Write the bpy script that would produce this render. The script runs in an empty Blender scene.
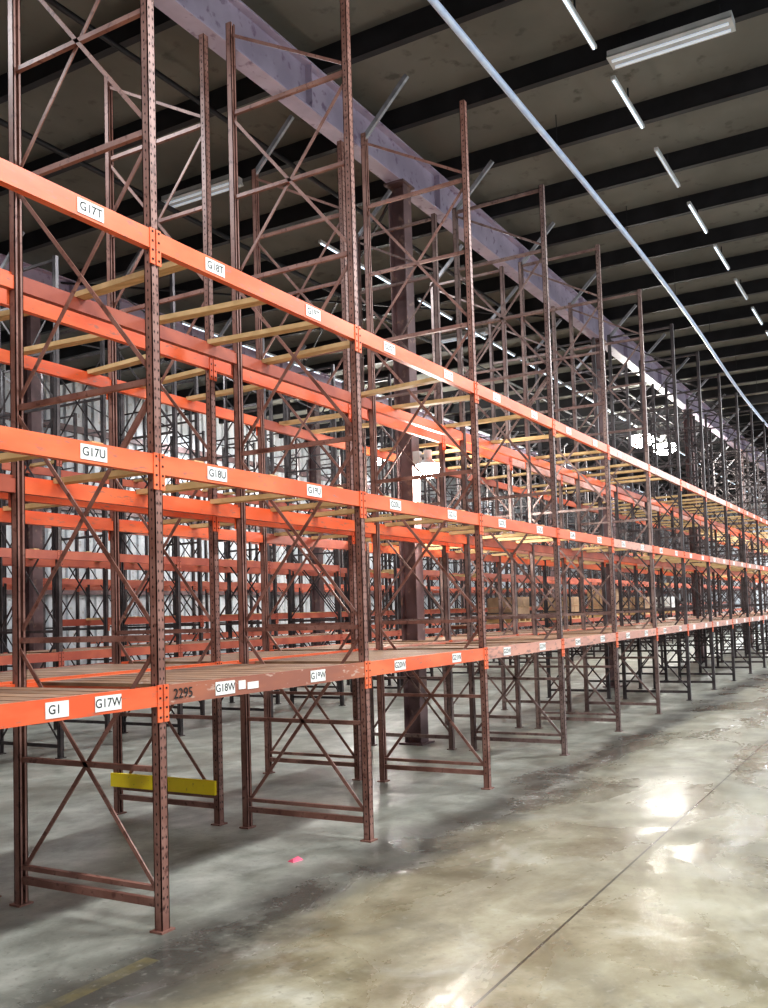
import bpy, math, random
from mathutils import Vector, Matrix
random.seed(7)
scene = bpy.context.scene
COL = scene.collection

# ------------------------------------------------------------------ materials
def new_mat(name):
    m = bpy.data.materials.new(name); m.use_nodes = True
    nt = m.node_tree
    b = nt.nodes['Principled BSDF']
    return m, nt, b

def noise_mat(name, c1, c2, scale=6, rough=0.5, metal=0.0, lo=0.4, hi=0.65, bump=0.0, stretch=(1,1,1), c3=None, s3=40, lo3=.6, hi3=.7, spec=None):
    m, nt, b = new_mat(name)
    tc = nt.nodes.new('ShaderNodeNewGeometry')
    mp = nt.nodes.new('ShaderNodeMapping'); mp.inputs['Scale'].default_value = stretch
    nt.links.new(tc.outputs['Position'], mp.inputs['Vector'])
    n = nt.nodes.new('ShaderNodeTexNoise'); n.inputs['Scale'].default_value = scale; n.inputs['Detail'].default_value = 6
    nt.links.new(mp.outputs[0], n.inputs['Vector'])
    r = nt.nodes.new('ShaderNodeValToRGB')
    r.color_ramp.elements[0].position = lo; r.color_ramp.elements[0].color = (*c1, 1)
    r.color_ramp.elements[1].position = hi; r.color_ramp.elements[1].color = (*c2, 1)
    nt.links.new(n.outputs['Fac'], r.inputs['Fac'])
    out = r.outputs['Color']
    if c3:
        n3 = nt.nodes.new('ShaderNodeTexNoise'); n3.inputs['Scale'].default_value = s3; n3.inputs['Detail'].default_value = 5
        nt.links.new(mp.outputs[0], n3.inputs['Vector'])
        r3 = nt.nodes.new('ShaderNodeValToRGB')
        r3.color_ramp.elements[0].position = lo3; r3.color_ramp.elements[0].color = (0,0,0,1)
        r3.color_ramp.elements[1].position = hi3; r3.color_ramp.elements[1].color = (1,1,1,1)
        nt.links.new(n3.outputs['Fac'], r3.inputs['Fac'])
        mx = nt.nodes.new('ShaderNodeMixRGB'); mx.inputs[2].default_value = (*c3, 1)
        nt.links.new(r3.outputs[0], mx.inputs[0]); nt.links.new(out, mx.inputs[1])
        out = mx.outputs[0]
    nt.links.new(out, b.inputs['Base Color'])
    b.inputs['Roughness'].default_value = rough; b.inputs['Metallic'].default_value = metal
    if spec is not None: b.inputs['Specular IOR Level'].default_value = spec
    return m

def emit_mat(name, col, s):
    m, nt, b = new_mat(name)
    b.inputs['Base Color'].default_value = (*col, 1)
    b.inputs['Emission Color'].default_value = (*col, 1); b.inputs['Emission Strength'].default_value = s
    return m

M_POST = noise_mat('upright_brown', (.22,.105,.08), (.33,.18,.145), 6, .42, .05, c3=(.14,.06,.045), s3=24, lo3=.56, hi3=.68)
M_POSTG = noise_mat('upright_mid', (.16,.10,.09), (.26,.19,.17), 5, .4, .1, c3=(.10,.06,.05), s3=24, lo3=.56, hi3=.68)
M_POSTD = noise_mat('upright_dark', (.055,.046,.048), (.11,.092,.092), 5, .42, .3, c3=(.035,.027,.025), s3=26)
M_GALV = noise_mat('brace_galvanized', (.18,.18,.19), (.30,.30,.32), 8, .4, .3)
M_HOLE = noise_mat('slot_dark', (.012,.008,.008), (.02,.014,.012), 5, .8)
M_ORANGE = noise_mat('beam_orange', (.72,.118,.037), (.83,.185,.07), 3, .36, 0, c3=(.43,.15,.095), s3=22, lo3=.60, hi3=.72, stretch=(.6,1,2))
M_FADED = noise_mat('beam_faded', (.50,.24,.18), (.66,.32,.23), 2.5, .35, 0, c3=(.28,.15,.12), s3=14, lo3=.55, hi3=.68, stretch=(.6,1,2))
M_WORN = noise_mat('beam_worn_brown', (.30,.115,.075), (.42,.15,.08), 3, .45, 0, c3=(.5,.35,.28), s3=18, lo3=.62, hi3=.7, stretch=(.6,1,2))
M_REDD = noise_mat('beam_rust_red', (.33,.075,.045), (.46,.12,.065), 3, .5)
M_WOOD = noise_mat('slat_wood', (.53,.36,.17), (.70,.50,.26), 9, .65, stretch=(4,.6,1))
M_DECK = noise_mat('deck_board', (.17,.095,.058), (.36,.22,.13), 5, .55, stretch=(6,.5,1))
M_LABEL = noise_mat('label_white', (.78,.78,.74), (.85,.85,.82), 20, .5)
M_INK = noise_mat('label_ink', (.01,.01,.01), (.02,.02,.02), 20, .6)
M_PURPLE = noise_mat('girder_mauve', (.40,.34,.43), (.53,.46,.56), 2, .45, c3=(.26,.19,.27), s3=9)
M_COLUMN = noise_mat('column_plum', (.13,.08,.08), (.20,.13,.13), 3, .5, c3=(.28,.19,.16), s3=7, lo3=.6, hi3=.68)
M_YEL = noise_mat('guard_yellow', (.95,.74,.03), (.90,.66,.03), 8, .45, c3=(.6,.42,.06), s3=30, lo3=.66, hi3=.74)
M_PURLIN = noise_mat('purlin_dark', (.013,.013,.015), (.024,.023,.027), 3, .6)
M_CEIL = noise_mat('roof_panel', (.148,.145,.125), (.20,.196,.172), .8, .8, c3=(.118,.113,.097), s3=5)
M_CONDUIT = noise_mat('conduit_pale', (.56,.68,.92), (.70,.80,.97), 6, .3, .0)
M_FIX = noise_mat('fixture_housing', (.50,.51,.50), (.60,.60,.59), 6, .4)
M_TUBE = emit_mat('tube_on', (.72,.86,1), 1.3)
M_TUBEOFF = emit_mat('tube_dim', (.75,.82,.9), .25)
M_BAY = emit_mat('highbay_on', (1,.97,.86), 80)
M_CARD = noise_mat('cardboard', (.28,.18,.11), (.37,.25,.15), 4, .75)
M_PINK = noise_mat('scrap_pink', (.8,.12,.2), (.9,.2,.3), 10, .6)
M_PALE = noise_mat('wrap_pale', (.55,.55,.52), (.7,.7,.68), 3, .4)

# ------------------------------------------------------------------ mesh builder
class MB:
    def __init__(s): s.v=[]; s.f=[]; s.m=[]; s.mats=[]
    def mi(s, mat):
        if mat not in s.mats: s.mats.append(mat)
        return s.mats.index(mat)
    def hexa(s, pts, mat):
        o=len(s.v); s.v += [tuple(p) for p in pts]; k=s.mi(mat)
        for q in ((0,3,2,1),(4,5,6,7),(0,1,5,4),(1,2,6,5),(2,3,7,6),(3,0,4,7)):
            s.f.append(tuple(o+i for i in q)); s.m.append(k)
    def box(s, x0,x1,y0,y1,z0,z1, mat):
        s.hexa([(x0,y0,z0),(x1,y0,z0),(x1,y1,z0),(x0,y1,z0),(x0,y0,z1),(x1,y0,z1),(x1,y1,z1),(x0,y1,z1)], mat)
    def bar(s, p, q, w, t, mat, side=(1,0,0)):
        p=Vector(p); q=Vector(q); d=(q-p).normalized(); a=Vector(side)
        a=(a-d*a.dot(d))
        if a.length<1e-4: a=Vector((0,1,0))
        a.normalize(); b=d.cross(a)
        a=a*w/2; b=b*t/2
        s.hexa([p-a-b,p+a-b,p+a+b,p-a+b,q-a-b,q+a-b,q+a+b,q-a+b], mat)
    def quad(s, pts, mat):
        o=len(s.v); s.v += [tuple(p) for p in pts]; s.f.append(tuple(range(o,o+len(pts)))); s.m.append(s.mi(mat))
    def cyl(s, p, q, r, mat, n=12, r2=None):
        p=Vector(p); q=Vector(q); d=(q-p).normalized(); a=d.orthogonal().normalized(); b=d.cross(a)
        r2 = r if r2 is None else r2
        o=len(s.v); k=s.mi(mat)
        for c,rr in ((p,r),(q,r2)):
            for i in range(n):
                t=2*math.pi*i/n; s.v.append(tuple(c+(a*math.cos(t)+b*math.sin(t))*rr))
        for i in range(n):
            j=(i+1)%n; s.f.append((o+i,o+j,o+n+j,o+n+i)); s.m.append(k)
        s.f.append(tuple(o+i for i in range(n))[::-1]); s.m.append(k)
        s.f.append(tuple(o+n+i for i in range(n))); s.m.append(k)
    def obj(s, name, parent=None):
        me=bpy.data.meshes.new(name); me.from_pydata(s.v,[],s.f)
        for m in s.mats: me.materials.append(m)
        me.polygons.foreach_set('material_index', s.m); me.update()
        o=bpy.data.objects.new(name, me); COL.objects.link(o)
        if parent: o.parent=parent
        return o

def empty(name):
    e=bpy.data.objects.new(name,None); COL.objects.link(e); return e

# ------------------------------------------------------------------ dimensions
X0, L, D = 3.61, 2.03, 1.13
PW, PD = .056, .05          # upright size
H = 6.32
LV = [1.2, 2.41, 3.615]

def upright(mb, x, y, face, mat, h, fine):
    hw=PW/2
    if face<0:
        mb.box(x-hw,x+hw,y,y+.005,0,h,mat)
        ya,yb=y,y+PD
    else:
        mb.box(x-hw,x+hw,y-.005,y,0,h,mat)
        ya,yb=y-PD,y
    mb.box(x-hw,x-hw+.005,ya,yb,0,h,mat); mb.box(x+hw-.005,x+hw,ya,yb,0,h,mat)
    yl = yb-.005 if face<0 else ya
    mb.box(x-hw,x-hw+.018,yl,yl+.005,0,h,mat); mb.box(x+hw-.018,x+hw,yl,yl+.005,0,h,mat)
    mb.box(x-.048,x+.048,ya-.018,yb+.018,0,.010,mat)     # foot plate
    if fine:
        yy = y-.0012
        z=.12
        while z<h-.05:
            if face<0:
                for dx in (-.013,.013):
                    mb.quad([(x+dx-.005,yy,z),(x+dx,yy,z-.010),(x+dx+.005,yy,z),(x+dx,yy,z+.010)],M_HOLE)
            xx=x-hw-.0012
            mb.quad([(xx,(ya+yb)/2-.005,z+.02),(xx,(ya+yb)/2,z+.010),(xx,(ya+yb)/2+.005,z+.02),(xx,(ya+yb)/2,z+.03)],M_HOLE)
            z+=.0508

def frame(mb, x, y0, mat, h=H, fine=False, yellow=False):
    upright(mb,x,y0,-1,mat,h,fine); upright(mb,x,y0+D,1,mat,h,False)
    ya,yb=y0+PD-.01,y0+D-PD+.01
    P=1.36
    z=.14
    mb.box(x-.015,x+.015,ya,yb,z-.02,z+.02,mat)
    if fine: mb.box(x-.015,x+.015,ya,yb,z+.06,z+.085,mat)
    i=0
    while z<h-.3:
        top=min(z+P,h-.05)
        if top<h-.1 or mat is not M_POST: mb.box(x-.014,x+.014,ya,yb,top-.016,top+.016,mat)
        mid=(z+top)/2
        if i in (0,3): mb.box(x-.014,x+.014,ya,yb,mid-.014,mid+.014,mat)
        mb.bar((x-.010,ya,z+.06),(x-.010,yb,top-.05),.008,.024,mat)
        if top-z>1.0:
            mb.bar((x+.010,yb,z+.06),(x+.010,ya,top-.05),.008,.024,mat)
        z=top; i+=1
    if yellow:
        mb.box(x-.05,x-.02,ya-.02,yb+.05,.23,.34,M_YEL)

def beam(mb, xa, xb, y, z, out, mat, conn=None):
    a=xa+PW/2; b=xb-PW/2
    f=y+out*.004
    y0,y1=min(f,f-out*.045),max(f,f-out*.045)
    mb.box(a,b,y0,y1,z-.052,z+.03,mat)
    yy0,yy1=min(f,f-out*.026),max(f,f-out*.026)
    mb.box(a,b,yy0,yy1,z+.03,z+.052,mat)
    c=conn or mat
    for xc,s in ((xa,1),(xb,-1)):
        e0,e1=sorted((xc+s*PW*.10, xc+s*(PW/2+.012)))
        yo0,yo1=sorted((y+out*.009,y+out*.001))
        mb.box(e0,e1,yo0,yo1,z-.135,z+.058,c)
        if out<0:
            for dz in (-.11,-.06,-.01,.04):
                xm=(e0+e1)/2
                mb.box(xm-.005,xm+.005,y-.012,y-.008,z+dz-.005,z+dz+.005,M_HOLE)

def rack(y0, k0, k1, post, levels=LV, h=H, fine_k=-99, stub=False, slats=3, deck=True, yellow_k=None):
    root=empty('pallet_rack')
    ups=MB(); bms=MB(); wd=MB()
    front = post is M_POST
    for k in range(k0,k1+1):
        x=X0+L*k
        p=post
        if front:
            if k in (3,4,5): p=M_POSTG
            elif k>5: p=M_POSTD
        hk=h if front else h+random.choice([0,0,-.25,.2])
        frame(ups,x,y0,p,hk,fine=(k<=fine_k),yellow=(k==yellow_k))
        if stub and k>=2:
            yb=y0+D-PD/2
            ups.bar((x,yb+.02,hk-.06),(x,yb-.50,hk+.44),.035,.045,M_GALV)
    for k in range(k0,k1):
        xa=X0+L*k; xb=xa+L
        for li,z in enumerate(levels):
            mat=M_ORANGE if front else M_REDD
            if front:
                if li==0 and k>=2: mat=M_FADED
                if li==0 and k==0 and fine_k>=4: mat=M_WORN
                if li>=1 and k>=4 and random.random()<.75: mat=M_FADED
            if not front and random.random()<.15: continue
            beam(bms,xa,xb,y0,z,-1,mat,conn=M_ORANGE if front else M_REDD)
            beam(bms,xa,xb,y0+D,z,1,M_ORANGE if (random.random()<.4 and front) else M_REDD)
            if slats and li>=1:
                for s in range(slats):
                    if random.random()<.2: continue
                    xc=xa+L*(s+.5)/slats+random.uniform(-.14,.14)
                    sk=random.uniform(-.06,.06)
                    wd.bar((xc-sk,y0+.02,z+.048),(xc+sk,y0+D-.02,z+.048),.08,.034,M_WOOD)
            if deck and li==0:
                n=int((L-.12)/.16)
                for i in range(n):
                    if k>1 and random.random()<.12: continue
                    xc=xa+.12+(i+.5)*.158
                    wd.box(xc-.068,xc+.068,y0+.028,y0+D-.028,z+.031,z+.050,M_DECK)
    ups.obj('upright_frames',root); bms.obj('load_beams',root)
    if wd.v: wd.obj('deck_boards',root)
    return root

YA=3.48; YB=4.84; YC=9.0; YD=10.4; YE=14.2; YF=15.6
ra=rack(YA,-2,16,M_POST,fine_k=4,stub=True)
rb=rack(YB,-2,20,M_POST,fine_k=2,stub=True,yellow_k=1)
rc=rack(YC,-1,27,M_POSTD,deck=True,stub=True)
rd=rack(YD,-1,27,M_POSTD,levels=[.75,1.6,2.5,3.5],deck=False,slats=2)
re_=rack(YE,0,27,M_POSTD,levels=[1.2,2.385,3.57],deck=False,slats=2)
rf=rack(YF,0,27,M_POSTD,levels=[.6,2.385],deck=False,slats=0)

# labels on the front rack
lab=MB()
lv='WUT'
def text(s,x,y,z,size,par):
    c=bpy.data.curves.new('label_text','FONT'); c.body=s; c.size=size; c.align_x='CENTER'; c.align_y='CENTER'; c.offset=.0006
    c.materials.append(M_INK)
    o=bpy.data.objects.new('label_text',c); COL.objects.link(o); o.location=(x,y,z); o.rotation_euler=(math.pi/2,0,0); o.parent=par
for k in range(-2,12):
    xa=X0+L*k
    for li,z in enumerate(LV):
        for j,fx in enumerate((.235,.71)):
            n=18+2*k+j
            x=xa+L*fx+random.uniform(-.03,.03)
            w=.165; hh=.037
            if k==-1 and j==1:
                x=[3.24,3.17,3.17][li]
                if li==0:
                    lab.box(x-.37,x-.24,YA-.008,YA-.0045,z-hh,z+hh,M_LABEL); text('G1',x-.32,YA-.0085,z,.058,ra)
            lab.box(x-w/2,x+w/2,YA-.008,YA-.0045,z-hh,z+hh,M_LABEL)
            if k<=5: text('G%d%s'%(n,lv[li]),x,YA-.0085,z,.060,ra)
lab.box(X0+.61,X0+.67,YA-.008,YA-.0045,LV[0]-.02,LV[0]+.03,M_LABEL)
lab.box(X0+.69,X0+.79,YA-.008,YA-.0045,LV[0]-.025,LV[0]+.015,M_LABEL)
lab.obj('label_plates',ra)
text('2295',X0+.15,YA-.0085,LV[0],.075,ra)

# stored cartons on rear racks
cart=MB()
def stack(x,y,z,n,mat=M_CARD):
    cart.box(x-.45,x+.45,y+.1,y+1.0,z,z+.03,M_WOOD)
    for dx in (-.4,0,.36): cart.box(x+dx,x+dx+.08,y+.1,y+1.0,z+.03,z+.1,M_WOOD)
    cart.box(x-.45,x+.45,y+.1,y+1.0,z+.1,z+.125,M_WOOD)
    for r in range(n):
        for i in range(2):
            for j in range(2):
                a=x-.43+i*.44; b=y+.13+j*.42; c=z+.125+r*.27
                cart.box(a,a+.42,b,b+.40,c,c+.26,mat)
for x,y,z,n,m in [(22.6,YC,1.255,2,M_CARD),(26.6,YC,1.255,2,M_CARD),
                  (30.8,YC,1.255,3,M_CARD),(34.8,YC,1.255,2,M_CARD),(38.9,YC,1.255,2,M_PALE)]:
    stack(x,y,z,n,m)
cart.obj('palletized_carton_stacks')

# ------------------------------------------------------------------ building
XE=60; YW=18.6; ZC=7.75
def shell(name, x0,x1,y0,y1,z0,z1,mat):
    b=MB(); b.box(x0,x1,y0,y1,z0,z1,mat); return b.obj(name)

# floor material
m,nt,b=new_mat('wet_concrete')
g=nt.nodes.new('ShaderNodeNewGeometry'); sep=nt.nodes.new('ShaderNodeSeparateXYZ')
nt.links.new(g.outputs['Position'],sep.inputs[0])
def N(scale,det=6,dist=0.0,stretch=None,off=(0,0,0)):
    n=nt.nodes.new('ShaderNodeTexNoise'); n.inputs['Scale'].default_value=scale; n.inputs['Detail'].default_value=det; n.inputs['Distortion'].default_value=dist
    n.inputs['Roughness'].default_value=.62
    mp=nt.nodes.new('ShaderNodeMapping'); mp.inputs['Scale'].default_value=stretch or (1,1,1); mp.inputs['Location'].default_value=off
    nt.links.new(g.outputs['Position'],mp.inputs[0])
    nt.links.new(mp.outputs[0],n.inputs['Vector']); return n.outputs['Fac']
def ramp(fac,pts):
    r=nt.nodes.new('ShaderNodeValToRGB')
    while len(r.color_ramp.elements)<len(pts): r.color_ramp.elements.new(.5)
    for e,(p,c) in zip(r.color_ramp.elements,pts):
        e.position=p; e.color=(*c,1) if isinstance(c,tuple) else (c,c,c,1)
    nt.links.new(fac,r.inputs[0]); return r.outputs[0]
def math_(op,a,b_=None,c=None,clamp=False):
    n=nt.nodes.new('ShaderNodeMath'); n.operation=op; n.use_clamp=clamp
    for i,v in enumerate((a,b_,c)):
        if v is None: continue
        if isinstance(v,(int,float)): n.inputs[i].default_value=v
        else: nt.links.new(v,n.inputs[i])
    return n.outputs[0]
def mix(f,a,b_,mode='MIX'):
    n=nt.nodes.new('ShaderNodeMixRGB'); n.blend_type=mode
    for i,v in enumerate((f,a,b_)):
        if isinstance(v,(int,float)): n.inputs[i].default_value=v
        elif isinstance(v,tuple): n.inputs[i].default_value=(*v,1)
        else: nt.links.new(v,n.inputs[i])
    return n.outputs[0]
big=N(.45,5,dist=.6); med=N(2.6,9,dist=.3); fine=N(16,9)
grey=ramp(med,[(.3,(.15,.155,.13)),(.5,(.245,.255,.22)),(.7,(.38,.385,.34))])
brown=ramp(N(1.9,10,dist=.3,off=(3,1,0)),[(.34,(.15,.128,.075)),(.48,(.235,.208,.135)),(.60,(.32,.295,.205)),(.74,(.43,.415,.33))])
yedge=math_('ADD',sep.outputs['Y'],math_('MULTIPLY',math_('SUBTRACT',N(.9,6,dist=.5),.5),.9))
aisle=ramp(math_('MULTIPLY',yedge,.25),[(.70,1.0),(.78,0.0)])
near=ramp(math_('MULTIPLY',math_('ADD',sep.outputs['X'],math_('MULTIPLY',big,3.0)),.05),[(.25,1.0),(.5,.4)])
base=mix(math_('MULTIPLY',aisle,near),grey,brown)
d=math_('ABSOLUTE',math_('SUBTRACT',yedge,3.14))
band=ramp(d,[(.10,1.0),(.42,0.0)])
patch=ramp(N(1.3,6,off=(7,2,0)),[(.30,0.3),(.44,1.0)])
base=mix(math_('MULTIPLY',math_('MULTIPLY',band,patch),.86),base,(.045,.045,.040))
stain=ramp(N(.9,9,dist=1.0),[(.52,0.0),(.64,1.0)])
base=mix(math_('MULTIPLY',stain,.45),base,(.11,.105,.082))
lightp=ramp(N(1.4,9,dist=.6,off=(11,5,0)),[(.56,0.0),(.68,1.0)])
base=mix(math_('MULTIPLY',lightp,.35),base,(.46,.455,.41))
speck=ramp(fine,[(.58,0.0),(.70,1.0)])
base=mix(math_('MULTIPLY',speck,.25),base,(.48,.475,.42))
speck2=ramp(N(22,8,off=(2,2,2)),[(.58,0.0),(.68,1.0)])
base=mix(math_('MULTIPLY',speck2,.4),base,(.08,.076,.062))
def line(coord,pos,w):
    return math_('LESS_THAN',math_('ABSOLUTE',math_('SUBTRACT',coord,pos)),w)
j=line(sep.outputs['Y'],1.68,.007)
xm=math_('ABSOLUTE',math_('SUBTRACT',math_('MODULO',math_('ADD',sep.outputs['X'],61.0),6.0),3.0))
j2=math_('LESS_THAN',xm,.005)
j=math_('MAXIMUM',j,math_('MULTIPLY',j2,.3))
base=mix(math_('MULTIPLY',j,.8),base,(.03,.03,.028))
yl=line(sep.outputs['Y'],3.27,.045)
yl=math_('MULTIPLY',yl,math_('MULTIPLY',ramp(N(3,8),[(.40,0.0),(.62,.2)]),math_('LESS_THAN',sep.outputs['X'],3.3)))
base=mix(yl,base,(.50,.40,.10))
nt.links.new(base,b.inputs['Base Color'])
wet=N(.85,8,dist=.9,stretch=(.8,1.3,1))
rg=ramp(wet,[(.36,.14),(.45,.22),(.55,.42),(.7,.6)])
rgf=math_('ADD',rg,math_('MULTIPLY',math_('SUBTRACT',fine,.5),.25),clamp=True)
dry=ramp(math_('MULTIPLY',yedge,.25),[(.76,0.0),(.86,1.0)])
rough=mix(math_('MULTIPLY',dry,.5),rgf,(.45,.45,.45))
nt.links.new(rough,b.inputs['Roughness'])
b.inputs['Specular IOR Level'].default_value=.5
bp=nt.nodes.new('ShaderNodeBump'); bp.inputs['Strength'].default_value=.18; bp.inputs['Distance'].default_value=.02
nt.links.new(N(4,7),bp.inputs['Height']); nt.links.new(bp.outputs[0],b.inputs['Normal'])
M_FLOOR=m
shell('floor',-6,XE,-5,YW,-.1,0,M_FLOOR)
shell('ceiling',-6,XE,-5,YW,ZC,ZC+.1,M_CEIL)

M_WALL=noise_mat('wall_metal_white',(.50,.53,.56),(.64,.66,.68),1.5,.5,c3=(.38,.36,.34),s3=8)
def corr_wall(name,axis,pos,a,b_,z1):
    w=MB(); x=a; s=.3
    while x<b_:
        for (u0,u1,d0,d1) in ((0,.12,0,0),(.12,.15,0,.05),(.15,.27,.05,.05),(.27,.30,.05,0)):
            if axis=='y':
                w.quad([(x+u0,pos-d0,0),(x+u1,pos-d1,0),(x+u1,pos-d1,z1),(x+u0,pos-d0,z1)],M_WALL)
            else:
                w.quad([(pos-d0,x+u0,0),(pos-d1,x+u1,0),(pos-d1,x+u1,z1),(pos-d0,x+u0,z1)],M_WALL)
        x+=s
    for zz in (2.3,4.4,6.4):
        if axis=='y': w.box(a,b_,pos-.15,pos-.05,zz,zz+.16,M_COLUMN)
        else: w.box(pos-.15,pos-.05,a,b_,zz,zz+.16,M_COLUMN)
    w.obj(name)
corr_wall('wall_back','y',YW,-6,XE,ZC)
corr_wall('wall_end','x',XE,-5,YW,ZC)
shell('wall_left',-6.1,-6,-5,YW,0,ZC,M_WALL)

pur=MB()
x=-5.3
while x<XE-.5:
    pur.box(x-.02,x+.02,-5,YW-.2,ZC-.24,ZC-.001,M_PURLIN)
    pur.box(x-.02,x+.07,-5,YW-.2,ZC-.252,ZC-.235,M_PURLIN)
    x+=1.5
for x in (-1.5,10.6,26.8):
    pur.bar((x,5.7,ZC-.3),(x+7.5,12.8,ZC-.3),.03,.03,M_PURLIN); pur.bar((x,12.8,ZC-.34),(x+7.5,5.7,ZC-.34),.03,.03,M_PURLIN)
pur.obj('roof_purlins')

def girder(y, x0,x1, cols, z0=6.98,z1=7.49):
    r=empty('steel_girder'); gm=MB(); made=[]
    gm.box(x0,x1,y-.012,y+.012,z0,z1,M_PURPLE)
    gm.box(x0,x1,y-.10,y+.10,z0-.02,z0,M_PURPLE); gm.box(x0,x1,y-.10,y+.10,z1-.02,z1,M_PURPLE)
    xx=x0+1
    while xx<x1:
        gm.box(xx-.008,xx+.008,y-.09,y+.09,z0,z1-.02,M_PURPLE); xx+=3.0
    gm.obj('girder',r)
    for xc in cols:
        c=empty('steel_column'); cm=MB()
        cm.box(xc-.008,xc+.008,y-.10,y+.10,.02,z0-.04,M_COLUMN)
        cm.box(xc-.095,xc+.095,y-.112,y-.10,.02,z0-.04,M_COLUMN); cm.box(xc-.095,xc+.095,y+.10,y+.112,.02,z0-.04,M_COLUMN)
        cm.box(xc-.16,xc+.16,y-.16,y+.16,0,.02,M_COLUMN)
        cm.box(xc-.15,xc+.15,y-.14,y+.14,z0-.045,z0-.021,M_COLUMN)
        cm.obj('column_shaft',c); made.append(c)
    return made
col0=girder(5.50,-5,XE-.2,[10.02,18.14,26.26,34.38,42.5])[0]
girder(12.6,-5,XE-.2,[2.1,10.2,18.3,26.4,34.5,43])

# lamp bracketed on the column flange
s=MB()
cx,cy,cz=9.98,5.20,3.38
s.box(cx-.04,cx+.04,5.30,5.389,cz+.02,cz+.18,M_FIX)
s.cyl((cx,5.33,cz+.12),(cx,cy,cz+.12),.02,M_FIX,10)
s.cyl((cx,cy,cz+.06),(cx,cy,cz+.18),.05,M_FIX,14)
s.cyl((cx,cy,cz+.06),(cx,cy,cz),.07,M_FIX,20,.155)
s.cyl((cx,cy,cz-.001),(cx,cy,cz-.09),.145,M_BAY,20,.13)
s.cyl((cx,cy,cz-.09),(cx,cy,cz-.16),.13,M_BAY,20,.06)
s.obj('column_lamp',col0)
l=bpy.data.lights.new('column_bulb','POINT'); l.energy=120; l.shadow_soft_size=.12; l.color=(1,.98,.92)
o=bpy.data.objects.new('column_bulb',l); COL.objects.link(o); o.location=(cx,cy-.05,cz-.36); o.parent=col0

def pipe(name,pts,r,mat):
    c=bpy.data.curves.new(name,'CURVE'); c.dimensions='3D'; c.bevel_depth=r; c.bevel_resolution=3
    s=c.splines.new('BEZIER'); s.bezier_points.add(len(pts)-1)
    for bpnt,p in zip(s.bezier_points,pts):
        bpnt.co=p; bpnt.handle_left_type=bpnt.handle_right_type='AUTO'
    c.materials.append(mat)
    o=bpy.data.objects.new(name,c); COL.objects.link(o); return o
pp=pipe('overhead_conduit_pipe',[(-4,3.55,7),(4,3.53,7.0),(7.3,3.52,7.0),(9.1,3.52,7.0),(11.6,3.52,7.0),(16,3.58,7.0),(27,3.95,7.0),(45,4.0,7.0)],.036,M_CONDUIT)
hg=MB()
for i in range(14):
    x=1.45+3.0*i; hg.cyl((x,3.56,7.02),(x,3.56,ZC-.25),.005,M_PURLIN,6)
hg.obj('pipe_hangers',pp)
pipe('sprinkler_pipe',[(-4,8.7,7.2),(20,8.7,7.2),(50,8.7,7.2)],.035,M_PURLIN)
pipe('sprinkler_pipe',[(-4,6.7,7.3),(20,6.7,7.3),(50,6.7,7.3)],.03,M_PURLIN)

# ------------------------------------------------------------------ fixtures & lights
def area(name,loc,sx,sy,p,col=(.965,.98,1),rot=(0,0,0)):
    l=bpy.data.lights.new(name,'AREA'); l.shape='RECTANGLE'; l.size=sx; l.size_y=sy; l.energy=p; l.color=col
    o=bpy.data.objects.new(name,l); COL.objects.link(o); o.location=loc; o.rotation_euler=rot; return o

def strip_row(y,z,xs,ln,mat,skip=False):
    r=empty('fluorescent_strip_light'); s=MB()
    for i,x in enumerate(xs):
        s.box(x-ln/2,x+ln/2,y-.025,y+.025,z,z+.04,M_FIX)
        s.box(x-.008,x+.008,y-.008,y+.008,z+.04,ZC-.25,M_PURLIN)
        on = not (skip and i%3==2)
        s.cyl((x-ln/2+.03,y,z-.010),(x+ln/2-.03,y,z-.010),.011,mat if on else M_TUBEOFF,8)
    s.obj('strip_fixtures',r)
def frange(a,b,s):
    o=[]
    while a<b: o.append(a); a+=s
    return o
strip_row(2.66,7.3,frange(-2.6,54,1.85),1.22,M_TUBE,True)
strip_row(7.6,7.15,frange(12,54,1.55),1.35,M_TUBE)
strip_row(12.2,7.3,frange(14,54,1.7),1.3,M_TUBE)
def cross_fixture(x,y,z=7.34,ln=1.25):
    r=empty('troffer_light'); s=MB()
    s.box(x-.1,x+.1,y-ln/2,y+ln/2,z,z+.05,M_FIX)
    s.hexa([(x-.13,y-ln/2,z-.04),(x+.13,y-ln/2,z-.04),(x+.13,y+ln/2,z-.04),(x-.13,y+ln/2,z-.04),(x-.1,y-ln/2,z),(x+.1,y-ln/2,z),(x+.1,y+ln/2,z),(x-.1,y+ln/2,z)],M_FIX)
    for dx in (-.06,.06): s.cyl((x+dx,y-ln/2+.04,z-.055),(x+dx,y+ln/2-.04,z-.055),.015,M_TUBEOFF,8)
    for dy in (-.5,.5): s.cyl((x,y+dy,z+.04),(x,y+dy,ZC-.2),.006,M_PURLIN,6)
    s.obj('troffer_housing',r)
for x in (9.45,21.5,33.5): cross_fixture(x,1.98)
for x in (9.4,17.4): cross_fixture(x,8.2)

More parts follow.
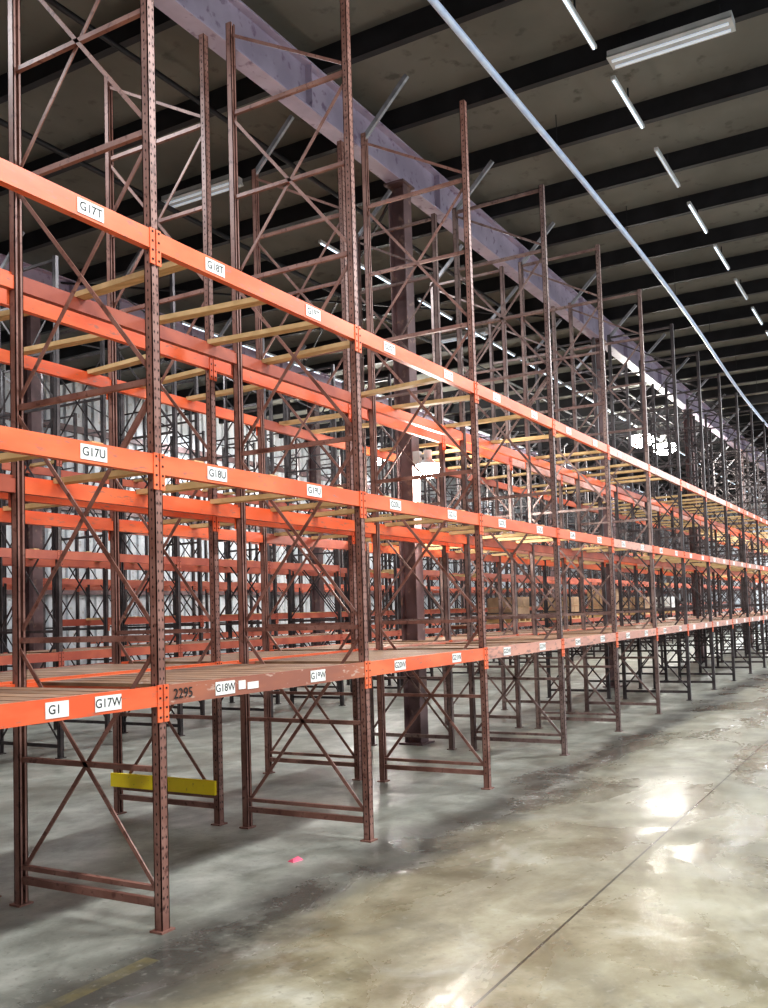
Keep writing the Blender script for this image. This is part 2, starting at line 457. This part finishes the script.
def highbay(x,y,z,power,rr=.24):
    r=empty('high_bay_light'); s=MB()
    s.cyl((x,y,z+.08),(x,y,z+.32),.11,M_FIX,16)
    s.cyl((x,y,z+.08),(x,y,z),.12,M_FIX,20,rr+.01)
    s.cyl((x,y,z-.001),(x,y,z-.18),rr,M_BAY,20,rr*.9)
    s.cyl((x,y,z-.18),(x,y,z-.30),rr*.9,M_BAY,20,rr*.4)
    s.cyl((x,y,z+.32),(x,y,ZC-.02),.01,M_PURLIN,6)
    s.obj('lamp_body',r)
    l=bpy.data.lights.new('bay_lamp','POINT'); l.energy=power; l.shadow_soft_size=.3; l.color=(1,.98,.92)
    o=bpy.data.objects.new('bay_lamp',l); COL.objects.link(o); o.location=(x,y,z-.62); o.parent=r
highbay(22.6,13.3,6.1,900)
highbay(27.5,7.15,6.6,600,.40)
highbay(30.3,7.15,6.75,600,.40)
for x,y,p in [(0,-.5,470),(6.5,-.5,470),(13,0,450),(20,0,450),(28,0,600),(37,0,800),(48,0,1200)]:
    area('aisle_lamp',(x,y,7.2),2.2,.5,p)
for x,p in ((3,200),(10,200),(16,200),(38,700),(46,900),(54,1000)):
    area('rear_aisle_lamp',(x,7.2,7.0),2.2,.6,p,(.92,.96,1))
for x in (5,12,20,30,42):
    area('far_aisle_lamp',(x,13.0,7.0),2.2,.4,190,(.93,.965,1))
for x in (10,20,30,42):
    area('wall_aisle_lamp',(x,17.4,7.0),2.2,.4,120,(.92,.96,1))

sc=MB(); sc.hexa([(4.95,3.66,0),(5.04,3.64,0),(5.05,3.69,0),(4.96,3.71,0),(4.96,3.665,.02),(5.03,3.65,.012),(5.04,3.685,.02),(4.97,3.70,.01)],M_PINK)
sc.obj('plastic_scrap')

w=bpy.data.worlds.new('World'); scene.world=w; w.use_nodes=True
w.node_tree.nodes['Background'].inputs[0].default_value=(.85,.92,1,1); w.node_tree.nodes['Background'].inputs[1].default_value=1.0

# ------------------------------------------------------------------ camera
a=math.radians(29.45); p=math.radians(3.2); r=math.radians(1.8); f=930.0
fw0=Vector((math.cos(a),math.sin(a),0)); rt0=Vector((math.sin(a),-math.cos(a),0)); up0=Vector((0,0,1))
fw=fw0*math.cos(p)+up0*math.sin(p); up1=up0*math.cos(p)-fw0*math.sin(p)
up=up1*math.cos(r)+rt0*math.sin(r); rt=rt0*math.cos(r)-up1*math.sin(r)
M=Matrix(((rt.x,up.x,-fw.x,0),(rt.y,up.y,-fw.y,0),(rt.z,up.z,-fw.z,1.59),(0,0,0,1)))
cd=bpy.data.cameras.new('camera'); cam=bpy.data.objects.new('camera',cd); COL.objects.link(cam); cam.matrix_world=M
cd.sensor_fit='VERTICAL'; cd.sensor_height=24; cd.lens=f/1008*24
cd.shift_x=-16/1008; cd.shift_y=57/1008
cd.clip_end=300
scene.camera=cam
scene.view_settings.view_transform='Standard'
try: scene.view_settings.look='Medium High Contrast'
except Exception: pass
scene.view_settings.exposure=0.1
